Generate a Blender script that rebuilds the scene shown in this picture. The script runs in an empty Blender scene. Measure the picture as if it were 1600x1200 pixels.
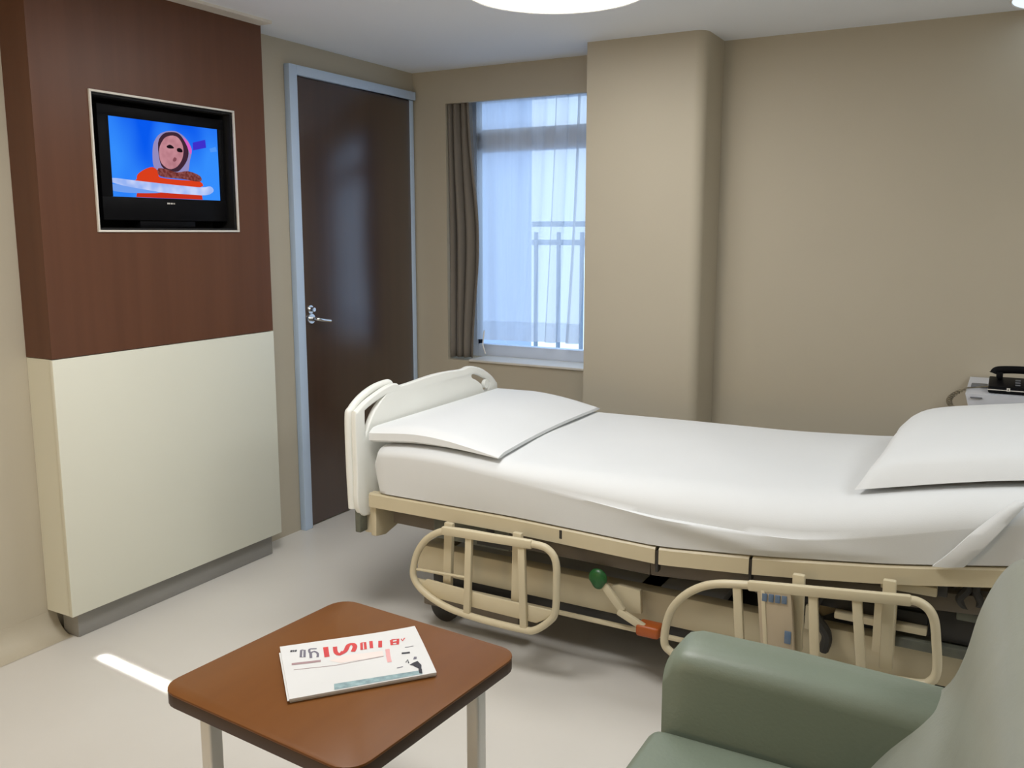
import bpy, bmesh, math, random
from mathutils import Vector, Matrix
random.seed(7)
PI = math.pi
scene = bpy.context.scene
COL = scene.collection

# ------------------------------------------------------------------ materials
def new_mat(name):
    m = bpy.data.materials.new(name); m.use_nodes = True
    nt = m.node_tree; nt.nodes.clear()
    out = nt.nodes.new('ShaderNodeOutputMaterial')
    return m, nt, out

def srgb(r, g, b):
    f = lambda c: (c/255/12.92) if c <= 10 else ((c/255+.055)/1.055)**2.4
    return (f(r), f(g), f(b), 1)

def mat(name, c1, c2=None, rough=.5, scale=(8, 8, 8), detail=4, spec=.5, metal=0, bump=0, bscale=60,
        coat=0, sheen=0):
    m, nt, out = new_mat(name)
    b = nt.nodes.new('ShaderNodeBsdfPrincipled')
    nt.links.new(b.outputs[0], out.inputs[0])
    c2 = c2 or tuple(min(1, x*.93) for x in c1[:3])+(1,)
    tc = nt.nodes.new('ShaderNodeTexCoord'); mp = nt.nodes.new('ShaderNodeMapping')
    mp.inputs['Scale'].default_value = scale
    nz = nt.nodes.new('ShaderNodeTexNoise'); nz.inputs['Scale'].default_value = 1; nz.inputs['Detail'].default_value = detail
    rp = nt.nodes.new('ShaderNodeValToRGB')
    rp.color_ramp.elements[0].position = .3; rp.color_ramp.elements[1].position = .7
    rp.color_ramp.elements[0].color = c1; rp.color_ramp.elements[1].color = c2
    nt.links.new(tc.outputs['Object'], mp.inputs[0]); nt.links.new(mp.outputs[0], nz.inputs[0])
    nt.links.new(nz.outputs[0], rp.inputs[0]); nt.links.new(rp.outputs[0], b.inputs['Base Color'])
    b.inputs['Roughness'].default_value = rough; b.inputs['Metallic'].default_value = metal
    b.inputs['Specular IOR Level'].default_value = spec
    b.inputs['Coat Weight'].default_value = coat; b.inputs['Coat Roughness'].default_value = .25
    b.inputs['Sheen Weight'].default_value = sheen
    if bump:
        n2 = nt.nodes.new('ShaderNodeTexNoise'); n2.inputs['Scale'].default_value = bscale; n2.inputs['Detail'].default_value = 5
        bp = nt.nodes.new('ShaderNodeBump'); bp.inputs['Strength'].default_value = bump; bp.inputs['Distance'].default_value = .004
        nt.links.new(tc.outputs['Object'], n2.inputs[0]); nt.links.new(n2.outputs[0], bp.inputs['Height'])
        nt.links.new(bp.outputs[0], b.inputs['Normal'])
    return m

def emit(name, c, s, c2=None, scale=(3, 3, 3)):
    m, nt, out = new_mat(name)
    e = nt.nodes.new('ShaderNodeEmission'); e.inputs[0].default_value = c; e.inputs[1].default_value = s*(.87 if name.startswith('screen') else 1)
    if c2:
        tc = nt.nodes.new('ShaderNodeTexCoord'); mp = nt.nodes.new('ShaderNodeMapping'); mp.inputs['Scale'].default_value = scale
        nz = nt.nodes.new('ShaderNodeTexNoise'); nz.inputs['Scale'].default_value = 1; nz.inputs['Detail'].default_value = 1
        rp = nt.nodes.new('ShaderNodeValToRGB'); rp.color_ramp.elements[0].position = .35; rp.color_ramp.elements[1].position = .65
        rp.color_ramp.elements[0].color = c; rp.color_ramp.elements[1].color = c2
        nt.links.new(tc.outputs['Object'], mp.inputs[0]); nt.links.new(mp.outputs[0], nz.inputs[0])
        nt.links.new(nz.outputs[0], rp.inputs[0]); nt.links.new(rp.outputs[0], e.inputs[0])
    nt.links.new(e.outputs[0], out.inputs[0])
    return m

def sheer_mat(name, c, transp):
    m, nt, out = new_mat(name)
    d = nt.nodes.new('ShaderNodeBsdfDiffuse'); d.inputs[0].default_value = c
    t = nt.nodes.new('ShaderNodeBsdfTranslucent'); t.inputs[0].default_value = c
    tr = nt.nodes.new('ShaderNodeBsdfTransparent')
    a = nt.nodes.new('ShaderNodeMixShader'); a.inputs[0].default_value = .72
    mx = nt.nodes.new('ShaderNodeMixShader')
    tc = nt.nodes.new('ShaderNodeTexCoord'); mp = nt.nodes.new('ShaderNodeMapping'); mp.inputs['Scale'].default_value = (40, 40, 2)
    nz = nt.nodes.new('ShaderNodeTexNoise'); nz.inputs['Scale'].default_value = 1
    mr = nt.nodes.new('ShaderNodeMapRange'); mr.inputs[3].default_value = transp-.08; mr.inputs[4].default_value = transp+.08
    nt.links.new(tc.outputs['Object'], mp.inputs[0]); nt.links.new(mp.outputs[0], nz.inputs[0]); nt.links.new(nz.outputs[0], mr.inputs[0])
    nt.links.new(mr.outputs[0], mx.inputs[0])
    nt.links.new(d.outputs[0], a.inputs[1]); nt.links.new(t.outputs[0], a.inputs[2])
    nt.links.new(a.outputs[0], mx.inputs[1]); nt.links.new(tr.outputs[0], mx.inputs[2])
    nt.links.new(mx.outputs[0], out.inputs[0])
    return m

def glass_mat(name):
    m, nt, out = new_mat(name)
    g = nt.nodes.new('ShaderNodeBsdfGlossy'); g.inputs['Roughness'].default_value = .02
    t = nt.nodes.new('ShaderNodeBsdfTransparent'); t.inputs[0].default_value = (.93, .97, .98, 1)
    mx = nt.nodes.new('ShaderNodeMixShader')
    mx.inputs[0].default_value = .05; nt.links.new(t.outputs[0], mx.inputs[1]); nt.links.new(g.outputs[0], mx.inputs[2])
    nt.links.new(mx.outputs[0], out.inputs[0])
    return m

M = dict(
    wall=mat('wall_paint', (.500, .450, .352, 1), (.480, .433, .337, 1), .6, (1.5, 1.5, 1.5), bump=.05, bscale=250),
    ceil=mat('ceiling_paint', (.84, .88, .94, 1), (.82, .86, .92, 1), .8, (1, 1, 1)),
    floor=mat('vinyl_floor', (.67, .645, .60, 1), (.64, .615, .57, 1), .32, (2.2, 2.2, 2.2), spec=.45),
    brown=mat('brown_laminate', (.125, .050, .026, 1), (.104, .041, .021, 1), .38, (22, 22, .9), spec=.4),
    door=mat('door_veneer', (.052, .023, .014, 1), (.040, .017, .011, 1), .28, (20, 20, .8), spec=.8, coat=.8),
    white_lam=mat('white_laminate', (.73, .735, .64, 1), (.715, .72, .625, 1), .42, (2, 2, 2), spec=.35),
    plinth=mat('grey_plinth_metal', (.30, .295, .28, 1), (.27, .265, .25, 1), .4, (4, 4, 30), metal=.2),
    frame_blue=mat('steel_grey_paint', (.54, .67, .86, 1), (.52, .65, .84, 1), .35, (3, 3, 3)),
    chrome=mat('chrome', (.75, .75, .75, 1), None, .18, (5, 5, 5), metal=1),
    trim_white=mat('white_trim', (.75, .72, .66, 1), None, .4),
    black=mat('black_plastic', (.006, .006, .007, 1), (.004, .004, .005, 1), .45, (9, 9, 9), spec=.08),
    black_matt=mat('black_matt', (.004, .004, .004, 1), None, .8, (9, 9, 9)),
    bedplastic=mat('cream_bed_plastic', (.83, .84, .80, 1), (.815, .825, .785, 1), .38, (3, 3, 3), spec=.4),
    bedmetal=mat('beige_bed_enamel', (.60, .53, .37, 1), (.57, .50, .345, 1), .4, (4, 4, 4), spec=.45),
    bedshade=mat('shaded_bed_steel', (.13, .105, .075, 1), (.105, .085, .06, 1), .5, (6, 6, 6)),  # taupe darkened to carry the shade under the bed
    darkmech=mat('dark_mechanism', (.018, .016, .014, 1), (.03, .027, .022, 1), .5, (12, 12, 12)),
    greymech=mat('grey_green_housing', (.13, .135, .10, 1), (.08, .085, .07, 1), .5, (25, 25, 25)),
    deck=mat('blue_grey_deck', (.50, .52, .55, 1), (.47, .49, .52, 1), .5, (4, 4, 4)),
    linen=mat('white_linen', (.725, .745, .755, 1), (.705, .725, .735, 1), .85, (3, 3, 3), sheen=.2, bump=.08, bscale=300),
    blanket=mat('white_blanket', (.745, .765, .775, 1), (.725, .745, .755, 1), .9, (3, 3, 3), sheen=.3, bump=.1, bscale=200),
    table=mat('table_laminate', (.175, .065, .014, 1), (.158, .057, .012, 1), .40, (18, 3, 3), spec=.25),
    table_edge=mat('table_edge', (.055, .026, .012, 1), (.045, .021, .010, 1), .5, (10, 10, 3)),
    silver=mat('silver_tube', (.70, .69, .66, 1), (.66, .65, .62, 1), .35, (5, 5, 5), metal=.3),
    sage=mat('sage_vinyl', (.185, .222, .170, 1), (.170, .206, .157, 1), .45, (4, 4, 4), bump=.12, bscale=120, spec=.65),
    sage_grey=mat('grey_sage_vinyl', (.30, .315, .27, 1), (.275, .29, .245, 1), .42, (9, 9, 1.5), bump=.12, bscale=120, spec=.45),
    wood_dark=mat('dark_wood_feet', (.06, .035, .02, 1), None, .4),
    drape=mat('taupe_drape', (.20, .175, .145, 1), (.17, .15, .125, 1), .85, (30, 30, 2), sheen=.2),
    paper=mat('newsprint', (.66, .66, .65, 1), (.63, .63, .62, 1), .8, (6, 6, 6)),
    ink_dark=mat('ink_dark', (.03, .03, .04, 1), None, .7), ink_grey=mat('ink_grey', (.16, .15, .19, 1), None, .7),
    ink_red=mat('ink_red', (.62, .06, .05, 1), (.5, .05, .06, 1), .7, (60, 60, 60)), ink_pink=mat('ink_pink', (.72, .38, .38, 1), None, .7),
    ink_wash=mat('ink_wash', (.76, .66, .62, 1), None, .7), ink_mauve=mat('ink_mauve', (.36, .24, .25, 1), None, .7),
    ink_teal=mat('ink_teal', (.32, .45, .47, 1), (.16, .24, .26, 1), .6, (60, 60, 60)),
    green=mat('green_knob', (.012, .10, .02, 1), None, .35), orange=mat('orange_pedal', (.38, .085, .013, 1), None, .4),
    blue_btn=mat('blue_button', (.09, .15, .25, 1), (.14, .19, .26, 1), .4, (60, 60, 60)),
    panel_tan=mat('tan_control_panel', (.46, .38, .27, 1), None, .45),
    cab=mat('white_cabinet', (.66, .68, .74, 1), (.64, .66, .72, 1), .4, (3, 3, 3)),
    slot=mat('grey_slot', (.14, .15, .17, 1), None, .5), cord=mat('tan_cord', (.30, .26, .17, 1), (.12, .10, .07, 1), .6, (60, 60, 60)),
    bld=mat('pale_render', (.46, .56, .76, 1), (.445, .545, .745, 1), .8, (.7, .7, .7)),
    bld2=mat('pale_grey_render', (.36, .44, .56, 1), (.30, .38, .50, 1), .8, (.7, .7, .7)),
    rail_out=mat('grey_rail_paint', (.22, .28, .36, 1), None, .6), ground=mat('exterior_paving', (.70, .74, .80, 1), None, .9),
    win_al=mat('window_aluminium', (.66, .74, .88, 1), (.64, .72, .86, 1), .4, (3, 3, 3)),
    glass=glass_mat('window_glass'), sheer=sheer_mat('sheer_voile', (.84, .88, .93, 1), .34),
    sheer_hem=sheer_mat('sheer_hem', (.70, .74, .80, 1), .2),
    lamp=emit('lamp_diffuser', (1, .99, .97, 1), 9), lamp2=emit('lamp_diffuser_dim', (.72, .86, 1, 1), 1.1),
    scr=emit('screen_blue', srgb(8, 88, 235), 1.0, srgb(52, 140, 250), (5, 5, 3)),
    s_hood=emit('screen_hood', srgb(150, 140, 190), .95), s_dark=emit('screen_dark', srgb(62, 38, 52), 1), s_face=emit('screen_face', srgb(196, 136, 146), 1, srgb(176, 118, 128), (30, 30, 30)),
    s_eye=emit('screen_eye', srgb(26, 16, 22), 1), s_mouth=emit('screen_mouth', srgb(130, 74, 84), 1), s_scarf=emit('screen_scarf', srgb(140, 80, 78), 1, srgb(105, 44, 40), (90, 90, 90)),
    s_or=emit('screen_orange', srgb(214, 62, 28), 1), s_or2=emit('screen_orange_deep', srgb(196, 48, 26), 1), s_band=emit('screen_band', srgb(196, 208, 246), 1, srgb(150, 178, 240), (6, 20, 20)),
    s_band2=emit('screen_band_blue', srgb(110, 156, 235), 1), s_purple=emit('screen_purple', srgb(62, 48, 200), 1), s_pale=emit('screen_pale', srgb(78, 150, 246), 1), s_pink=emit('screen_pink', srgb(214, 96, 190), 1),
)

# ------------------------------------------------------------------ mesh builder
class MB:
    def __init__(s): s.v = []; s.f = []; s.m = []
    def add_bm(s, bm, mi=0):
        bm.verts.ensure_lookup_table(); o = len(s.v)
        for i, v in enumerate(bm.verts): v.index = i
        s.v += [v.co.copy() for v in bm.verts]
        for f in bm.faces: s.f.append([o+v.index for v in f.verts]); s.m.append(mi)
        bm.free(); return s
    def box(s, lo, hi, bev=0, seg=2, mi=0, mtx=None):
        bm = bmesh.new(); bmesh.ops.create_cube(bm, size=1)
        for v in bm.verts:
            v.co = Vector([lo[k]+(v.co[k]+.5)*(hi[k]-lo[k]) for k in range(3)])
        if bev: bmesh.ops.bevel(bm, geom=bm.edges[:], offset=bev, segments=seg, profile=.5, affect='EDGES')
        if mtx: bm.transform(mtx)
        return s.add_bm(bm, mi)
    def bar(s, a, b, w, h, bev=0, mi=0, up=(0, 0, 1)):           # box-section bar from a to b
        a = Vector(a); b = Vector(b); d = b-a; L = d.length; d.normalize()
        u = Vector(up); sd = d.cross(u).normalized(); u = sd.cross(d)
        mt = Matrix((( d.x, sd.x, u.x, a.x), (d.y, sd.y, u.y, a.y), (d.z, sd.z, u.z, a.z), (0, 0, 0, 1)))
        return s.box((0, -w/2, -h/2), (L, w/2, h/2), bev, 2, mi, mt)
    def tube(s, pts, r, n=10, closed=False, mi=0, caps=True, flat=1):
        P = [Vector(p) for p in pts]; N = len(P); o = len(s.v); rings = []
        prev = None
        for i, p in enumerate(P):
            if closed: t = (P[(i+1) % N]-P[i-1]).normalized()
            else: t = (P[min(i+1, N-1)]-P[max(i-1, 0)]).normalized()
            if prev is None:
                a = Vector((0, 0, 1)) if abs(t.z) < .9 else Vector((0, 1, 0))
                u = (a-t*a.dot(t)).normalized()
            else: u = (prev-t*prev.dot(t)).normalized()
            prev = u; w = t.cross(u)
            rr = r(i/(N-1)) if callable(r) else r
            rings.append(len(s.v))
            for k in range(n):
                an = 2*PI*k/n; s.v.append(p+u*math.cos(an)*rr+w*math.sin(an)*rr*flat)
        for i in range(N if closed else N-1):
            a, b = rings[i], rings[(i+1) % N]
            for k in range(n): s.f.append([a+k, a+(k+1) % n, b+(k+1) % n, b+k]); s.m.append(mi)
        if caps and not closed:
            s.f.append([rings[0]+k for k in range(n)][::-1]); s.m.append(mi)
            s.f.append([rings[-1]+k for k in range(n)]); s.m.append(mi)
        return s
    def loft(s, rings, closed_ring=True, caps=True, mi=0):
        o = len(s.v); n = len(rings[0])
        for r in rings: s.v += [Vector(p) for p in r]
        for i in range(len(rings)-1):
            for k in range(n if closed_ring else n-1):
                a = o+i*n; b = a+n; k2 = (k+1) % n
                s.f.append([a+k, a+k2, b+k2, b+k]); s.m.append(mi)
        if caps and closed_ring:
            s.f.append([o+k for k in range(n)][::-1]); s.m.append(mi)
            e = o+(len(rings)-1)*n; s.f.append([e+k for k in range(n)]); s.m.append(mi)
        return s
    def prism(s, poly, fn, d0, d1, mi=0, bev=0):                # poly in 2D, fn(u,v,d)->3D
        bm = bmesh.new()
        b = [bm.verts.new(fn(u, v, d0)) for u, v in poly]; t = [bm.verts.new(fn(u, v, d1)) for u, v in poly]
        n = len(poly)
        bm.faces.new(b[::-1]); bm.faces.new(t)
        for k in range(n): bm.faces.new([b[k], b[(k+1) % n], t[(k+1) % n], t[k]])
        bmesh.ops.recalc_face_normals(bm, faces=bm.faces[:])
        if bev: bmesh.ops.bevel(bm, geom=bm.edges[:], offset=bev, segments=2, profile=.5, affect='EDGES')
        return s.add_bm(bm, mi)
    def lathe(s, prof, c, n=48, axis='z', mi=0):
        rings = []
        for i in range(n):
            a = 2*PI*i/n; rr = []
            for r, h in prof:
                if axis == 'z': rr.append((c[0]+r*math.cos(a), c[1]+r*math.sin(a), c[2]+h))
                elif axis == 'y': rr.append((c[0]+r*math.cos(a), c[1]+h, c[2]+r*math.sin(a)))
                else: rr.append((c[0]+h, c[1]+r*math.cos(a), c[2]+r*math.sin(a)))
            rings.append(rr)
        rings.append(rings[0]); return s.loft(rings, False, False, mi)
    def poly(s, pts, mi=0):
        o = len(s.v); s.v += [Vector(p) for p in pts]; s.f.append(list(range(o, o+len(pts)))); s.m.append(mi); return s
    def build(s, name, mats, parent=None, smooth=True, angle=40, origin=None, recalc=True):
        me = bpy.data.meshes.new(name)
        if parent is not None:
            r = parent
            while r.parent: r = r.parent
            o = Vector(r.location)
        else: o = Vector(origin) if origin else Vector((0, 0, 0))
        me.from_pydata([tuple(Vector(v)-o) for v in s.v], [], s.f)
        if recalc:
            bm = bmesh.new(); bm.from_mesh(me); bmesh.ops.remove_doubles(bm, verts=bm.verts[:], dist=1e-6)
            bmesh.ops.recalc_face_normals(bm, faces=bm.faces[:]); bm.to_mesh(me); bm.free()
        if not isinstance(mats, (list, tuple)): mats = [mats]
        for m in mats: me.materials.append(m)
        if len(mats) > 1 and len(me.polygons) == len(s.m):
            me.polygons.foreach_set('material_index', s.m)
        if smooth:
            me.polygons.foreach_set('use_smooth', [True]*len(me.polygons)); me.set_sharp_from_angle(angle=math.radians(angle))
        me.update()
        ob = bpy.data.objects.new(name, me); COL.objects.link(ob)
        if parent is not None: ob.parent = parent
        else: ob.location = o
        return ob

def plate(outer, holes, fn, th, bev=.004, res=2):
    """flat plate with holes and rounded rim; fn(u, v, d) puts it in place"""
    cu = bpy.data.curves.new('plate', 'CURVE'); cu.dimensions = '2D'; cu.fill_mode = 'BOTH'
    cu.extrude = th/2-bev; cu.bevel_depth = bev; cu.bevel_resolution = res
    for pts in [outer]+holes:
        sp = cu.splines.new('POLY'); sp.points.add(len(pts)-1); sp.use_cyclic_u = True
        for p, (u, v) in zip(sp.points, pts): p.co = (u, v, 0, 1)
    ob = bpy.data.objects.new('plate', cu); COL.objects.link(ob)
    me = bpy.data.meshes.new_from_object(ob.evaluated_get(bpy.context.evaluated_depsgraph_get()))
    mb = MB(); mb.v = [Vector(fn(*v.co)) for v in me.vertices]; mb.f = [list(p.vertices) for p in me.polygons]; mb.m = [0]*len(mb.f)
    bpy.data.objects.remove(ob); bpy.data.meshes.remove(me); bpy.data.curves.remove(cu)
    return mb

def spline(pts, n=6, closed=False):
    P = [Vector(p) for p in pts]; N = len(P); out = []
    for i in range(N if closed else N-1):
        g = (lambda k: P[k % N]) if closed else (lambda k: P[max(0, min(N-1, k))])
        p0, p1, p2, p3 = g(i-1), g(i), g(i+1), g(i+2)
        for j in range(n):
            t = j/n
            out.append(.5*((2*p1)+(p2-p0)*t+(2*p0-5*p1+4*p2-p3)*t*t+(3*p1-p0-3*p2+p3)*t**3))
    if not closed: out.append(P[-1])
    return out

def interp(tab, x):
    if x <= tab[0][0]: return tab[0][1]
    for (a, b), (c, d) in zip(tab, tab[1:]):
        if x <= c: return b+(d-b)*(x-a)/(c-a)
    return tab[-1][1]

def smooth_interp(tab, x, w=.06):
    return sum(interp(tab, x+k*w/2) for k in (-2, -1, 0, 1, 2))/5

def tag(o, label, cat, group=None, kind=None):
    o['label'] = label; o['category'] = cat
    if group: o['group'] = group
    if kind: o['kind'] = kind
    return o

def thing(name, loc, label, cat, group=None, kind=None):
    o = bpy.data.objects.new(name, None); COL.objects.link(o); o.location = loc; o.empty_display_size = .1
    return tag(o, label, cat, group, kind)

# ------------------------------------------------------------------ room
XL, YB, H = -3.064, 4.343, 2.394
XR, YF = 2.3, -1.7
WX0, WX1, WZ0, WZ1 = -2.84, -1.842, .765, 2.212      # window opening
tag(MB().box((XL-.2, YF-.2, -.1), (XR+.2, YB+.35, 0)).build('floor', M['floor'], smooth=False), 'pale grey glossy vinyl floor', 'floor', kind='structure')
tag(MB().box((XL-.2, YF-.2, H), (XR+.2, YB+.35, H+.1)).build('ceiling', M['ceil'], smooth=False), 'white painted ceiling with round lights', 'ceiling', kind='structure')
tag(MB().box((XL-.15, YF-.2, 0), (XL, YB+.3, H)).build('wall_left', M['wall'], smooth=False), 'beige wall with the brown door and tall cabinet', 'wall', kind='structure')
tag(MB().box((XR, YF, 0), (XR+.15, YB+.3, H)).build('wall_right', M['wall'], smooth=False), 'beige side wall outside the view to the right', 'wall', kind='structure')
tag(MB().box((XL, YF-.15, 0), (XR, YF, H)).build('wall_front', M['wall'], smooth=False), 'beige wall behind the viewpoint', 'wall', kind='structure')
w = MB()
w.box((XL, YB, 0), (WX0, YB+.3, H))
w.box((WX0, YB, 0), (WX1, YB+.3, WZ0))
w.box((WX0, YB, WZ1), (WX1, YB+.03, H))
w.box((WX0, YB+.19, 2.262), (WX1, YB+.3, H))
w.box((WX1, YB, 0), (XR, YB+.3, H))
tag(w.build('wall_back', M['wall'], smooth=False), 'beige wall with the curtained window', 'wall', kind='structure')
# column with a rounded right-hand corner
CX0, CX1, CY = -1.842, -1.262, 4.056
pr = [(CX0, YB), (CX0, CY)]
for k in range(9):
    a = -PI/2+PI/2*k/8; pr.append((CX1-.055+.055*math.cos(a), CY+.055+.055*math.sin(a)))
pr.append((CX1, YB))
tag(MB().prism(pr, lambda u, v, d: (u, v, d), 0, H).build('wall_column', M['wall'], angle=50), 'beige boxed column beside the window with a softened corner', 'column', kind='structure')
# coved foot of the left wall
pc = [(XL, .001), (XL+.09, .001)]+[(XL+.09-.089*math.sin(PI/2*k/10), .09-.089*math.cos(PI/2*k/10)) for k in range(11)]+[(XL, .09)]
tag(MB().prism(pc, lambda u, v, d: (u, d, v), YF, 1.96).build('baseboard_left', M['wall'], angle=60), 'beige coved foot of the wall left of the tall cabinet', 'skirting', kind='structure')
# strip along the ceiling in front of the cabinet
tag(MB().box((-2.916, 1.3, H-.012), (-2.842, 3.0, H)).build('trim_1', M['trim_white'], smooth=False), 'pale strip on the ceiling along the top of the brown cabinet', 'trim', kind='structure')

# door
d1 = thing('door_1', (XL, 3.82, 0), 'dark brown flush door in a blue-grey steel frame', 'door', kind='structure')
fr = MB()
fr.box((XL+.001, 3.297, 0), (XL+.035, 3.352, 2.285), .003); fr.box((XL+.001, 3.352, 2.24), (XL+.035, 4.325, 2.285), .003); fr.box((XL+.001, 4.29, 0), (XL+.018, 4.325, 2.24), .003)
fr.build('door_frame', M['frame_blue'], d1)
lf = MB().box((XL+.001, 3.352, .008), (XL+.014, 4.29, 2.238), .002).build('door_leaf', M['door'], d1)
hb = MB()
hb.lathe([(0, .012), (.024, .012), (.027, .008), (.027, 0)], (XL+.014, 3.408, 1.072), 24, 'x')
hb.tube(spline([(XL+.026, 3.408, 1.072), (XL+.058, 3.41, 1.071), (XL+.066, 3.43, 1.066), (XL+.064, 3.50, 1.055)], 5), .0095, 10)
hb.lathe([(0, .03), (.010, .03), (.012, .026), (.012, .006), (.021, .006), (.021, 0)], (XL+.014, 3.408, 1.118), 20, 'x')
hb.build('door_handle', M['chrome'], lf)

# window
w1 = thing('window_1', ((WX0+WX1)/2, YB+.24, WZ0), 'aluminium framed window behind the sheer curtain', 'window', kind='structure')
f = MB(); ya, yb = YB+.20, YB+.26
f.box((WX0, ya, WZ0), (WX0+.085, yb, 2.262), .003); f.box((WX1-.05, ya, WZ0), (WX1, yb, 2.262), .003)
f.box((WX0+.085, ya, WZ0), (WX1-.05, yb, WZ0+.075), .003); f.box((WX0+.085, ya, 2.235), (WX1-.05, yb, 2.262), .003)
f.build('window_frame', M['win_al'], w1)
tr_ = MB().box((WX0+.085, ya-.012, 1.955), (WX1-.05, yb, 2.08), .004).build('transom', M['win_al'], w1)
MB().box((WX0+.108, ya-.03, 1.965), (WX0+.124, ya-.012, 2.06), .003).build('latch', M['darkmech'], tr_)
for z0, z1 in ((WZ0+.075, 1.955), (2.08, 2.235)):
    MB().box((WX0+.085, YB+.228, z0), (WX1-.05, YB+.233, z1)).build('pane', M['glass'], w1, smooth=False)
MB().box((-2.69, YB-.014, WZ0-.003), (WX1-.002, ya-.001, WZ0+.010), .003).build('window_sill', M['trim_white'], w1)

# ------------------------------------------------------------------ curtains
def fold_grid(nu, nv, fn):
    mb = MB()
    for j in range(nv+1):
        for i in range(nu+1): mb.v.append(Vector(fn(i/nu, j/nv)))
    for j in range(nv):
        for i in range(nu):
            a = j*(nu+1)+i; mb.f.append([a, a+1, a+nu+2, a+nu+1]); mb.m.append(0)
    return mb
def drape_fn(u, v):
    z = .778+v*(2.375-.778)
    xr = -2.705+.058*math.exp(-((z-1.45)/.45)**2)
    x = -2.836+u*(xr+2.836)+.010*math.sin(u*PI*2*3+.4)
    y = YB+.062+.040*math.sin(u*PI*2*3-PI/2+.7*math.sin(v*2.4)*u)*(.8+.2*v)*(.35+.65*min(1, u*2.5))+.006*math.sin(u*27+v*4)-.036*(1-u)**3
    return (x, y, z)
dm = fold_grid(110, 30, drape_fn)
dr = dm.build('drape_curtain', M['drape'], recalc=False, angle=80); md = dr.modifiers.new('t', 'SOLIDIFY'); md.thickness = .003
tag(dr, 'gathered taupe curtain hanging at the left edge of the window', 'curtain')
def sheer_fn(u, v):
    z = .872+.014*u+v*(2.375-.886)
    xr = -2.058+.075*v
    w_ = max(0, (u-.3)/.7)
    ph = 2*PI*(5.2*u+.10*math.sin(v*2.6+u*4))
    x = -2.735+u*(xr+2.735)-.020*w_*math.sin(2*ph)
    y = YB+.155+(.006+.022*w_)*math.sin(ph)+.004*math.sin(u*41+v*2)
    return (x, y, z)
sh = thing('sheer_curtain', (-2.36, YB+.155, .79), 'bluish white sheer curtain hanging over the window glass', 'curtain')
fold_grid(140, 30, lambda u, v: sheer_fn(u, .075+v*.925)).build('sheer_panel', M['sheer'], sh, recalc=False, angle=80)
fold_grid(140, 4, lambda u, v: sheer_fn(u, v*.075)).build('hem', M['sheer_hem'], sh, recalc=False, angle=80)
MB().tube([(-2.668, YB+.125, .93), (-2.664, YB+.10, .85), (-2.640, YB+.09, .80)], .004, 8).build('tie_cord', M['trim_white'], sh)

# ------------------------------------------------------------------ outside
bl = thing('neighbour_building', (-5.2, 8.2, -3), 'pale building outside filling the left of the window view', 'building')
MB().prism([(-9, 8.0), (-4.22, 8.0), (-6.1, 11), (-9, 11)], lambda a_, b_, d: (a_, b_, d), -3, 6).build('wall', M['bld'], bl, smooth=False)
MB().box((-9, 7.95, 2.9), (-4.2, 8.0, 3.05), .01).build('cornice', M['bld2'], bl)
tag(MB().box((-4.6, 8.4, -3), (2, 8.7, .15)).build('parapet_wall', M['bld2'], smooth=False), 'low grey-blue parapet beyond the window', 'wall')
rl = thing('balcony_railing', (-3.7, 7.6, -3), 'grey balcony railing seen faintly through the sheer curtain', 'railing')
for z in (1.55, 1.38): MB().box((-4.0, 7.58, z), (-1.5, 7.64, z+.05), .01).build('rail', M['rail_out'], rl)
for k in range(8): MB().box((-3.98+k*.24, 7.59, -3), (-3.95+k*.24, 7.63, 1.5), .005).build('post', M['rail_out'], rl)
tag(MB().box((-14, YB+.4, -3.1), (8, 30, -3)).build('ground', M['ground'], smooth=False), 'paved ground outside below the window', 'ground', kind='structure')

# ------------------------------------------------------------------ tall cabinet with television niche
cx, cy0, cy1 = -2.915, 1.925, 3.006
ty0, ty1, tz0, tz1 = 2.148, 2.817, 1.508, 1.997        # niche
cab = thing('tall_cabinet', (-2.99, 2.465, 0), 'tall built-in cabinet, brown above and white below, around the television', 'cabinet')
u = MB()
zt = 1.058
u.box((XL+.001, cy0, zt), (cx, ty0, H-.002)); u.box((XL+.001, ty1, zt), (cx, cy1, H-.002))
u.box((XL+.001, ty0, zt), (cx, ty1, tz0)); u.box((XL+.001, ty0, tz1), (cx, ty1, H-.002))
u.build('upper_panel', M['brown'], cab, smooth=False)
MB().box((XL+.001, cy0+.001, .101), (cx-.018, cy1-.001, zt-.002)).build('carcass', M['white_lam'], cab, smooth=False)
MB().box((cx-.017, cy0-.001, .101), (cx+.002, cy1+.001, zt-.003), .0015).build('front_panel', M['white_lam'], cab)
MB().box((XL+.03, cy0+.04, 0), (cx-.03, cy1-.03, .10), .004).build('plinth', M['plinth'], cab)
t_ = MB(); e = .0075
for lo, hi in (((ty0-e, tz0-e), (ty1+e, tz0)), ((ty0-e, tz1), (ty1+e, tz1+e)), ((ty0-e, tz0), (ty0, tz1)), ((ty1, tz0), (ty1+e, tz1))):
    t_.box((cx-.02, lo[0], lo[1]), (cx+.008, hi[0], hi[1]), .001)
t_.build('niche_trim', M['trim_white'], cab)
MB().box((XL+.002, ty0+.001, tz0+.001), (XL+.012, ty1-.001, tz1-.001)).build('niche_back', M['black_matt'], cab, smooth=False)
n_ = MB()
n_.box((XL+.012, ty0+.0005, tz0+.0005), (cx-.004, ty0+.008, tz1-.001)); n_.box((XL+.012, ty1-.008, tz0+.0005), (cx-.004, ty1-.0005, tz1-.001))
n_.box((XL+.012, ty0+.008, tz0+.0005), (cx-.004, ty1-.008, tz0+.008)); n_.box((XL+.012, ty0+.008, tz1-.008), (cx-.004, ty1-.008, tz1-.0005))
n_.build('niche_lining', M['black_matt'], cab, smooth=False)

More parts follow.
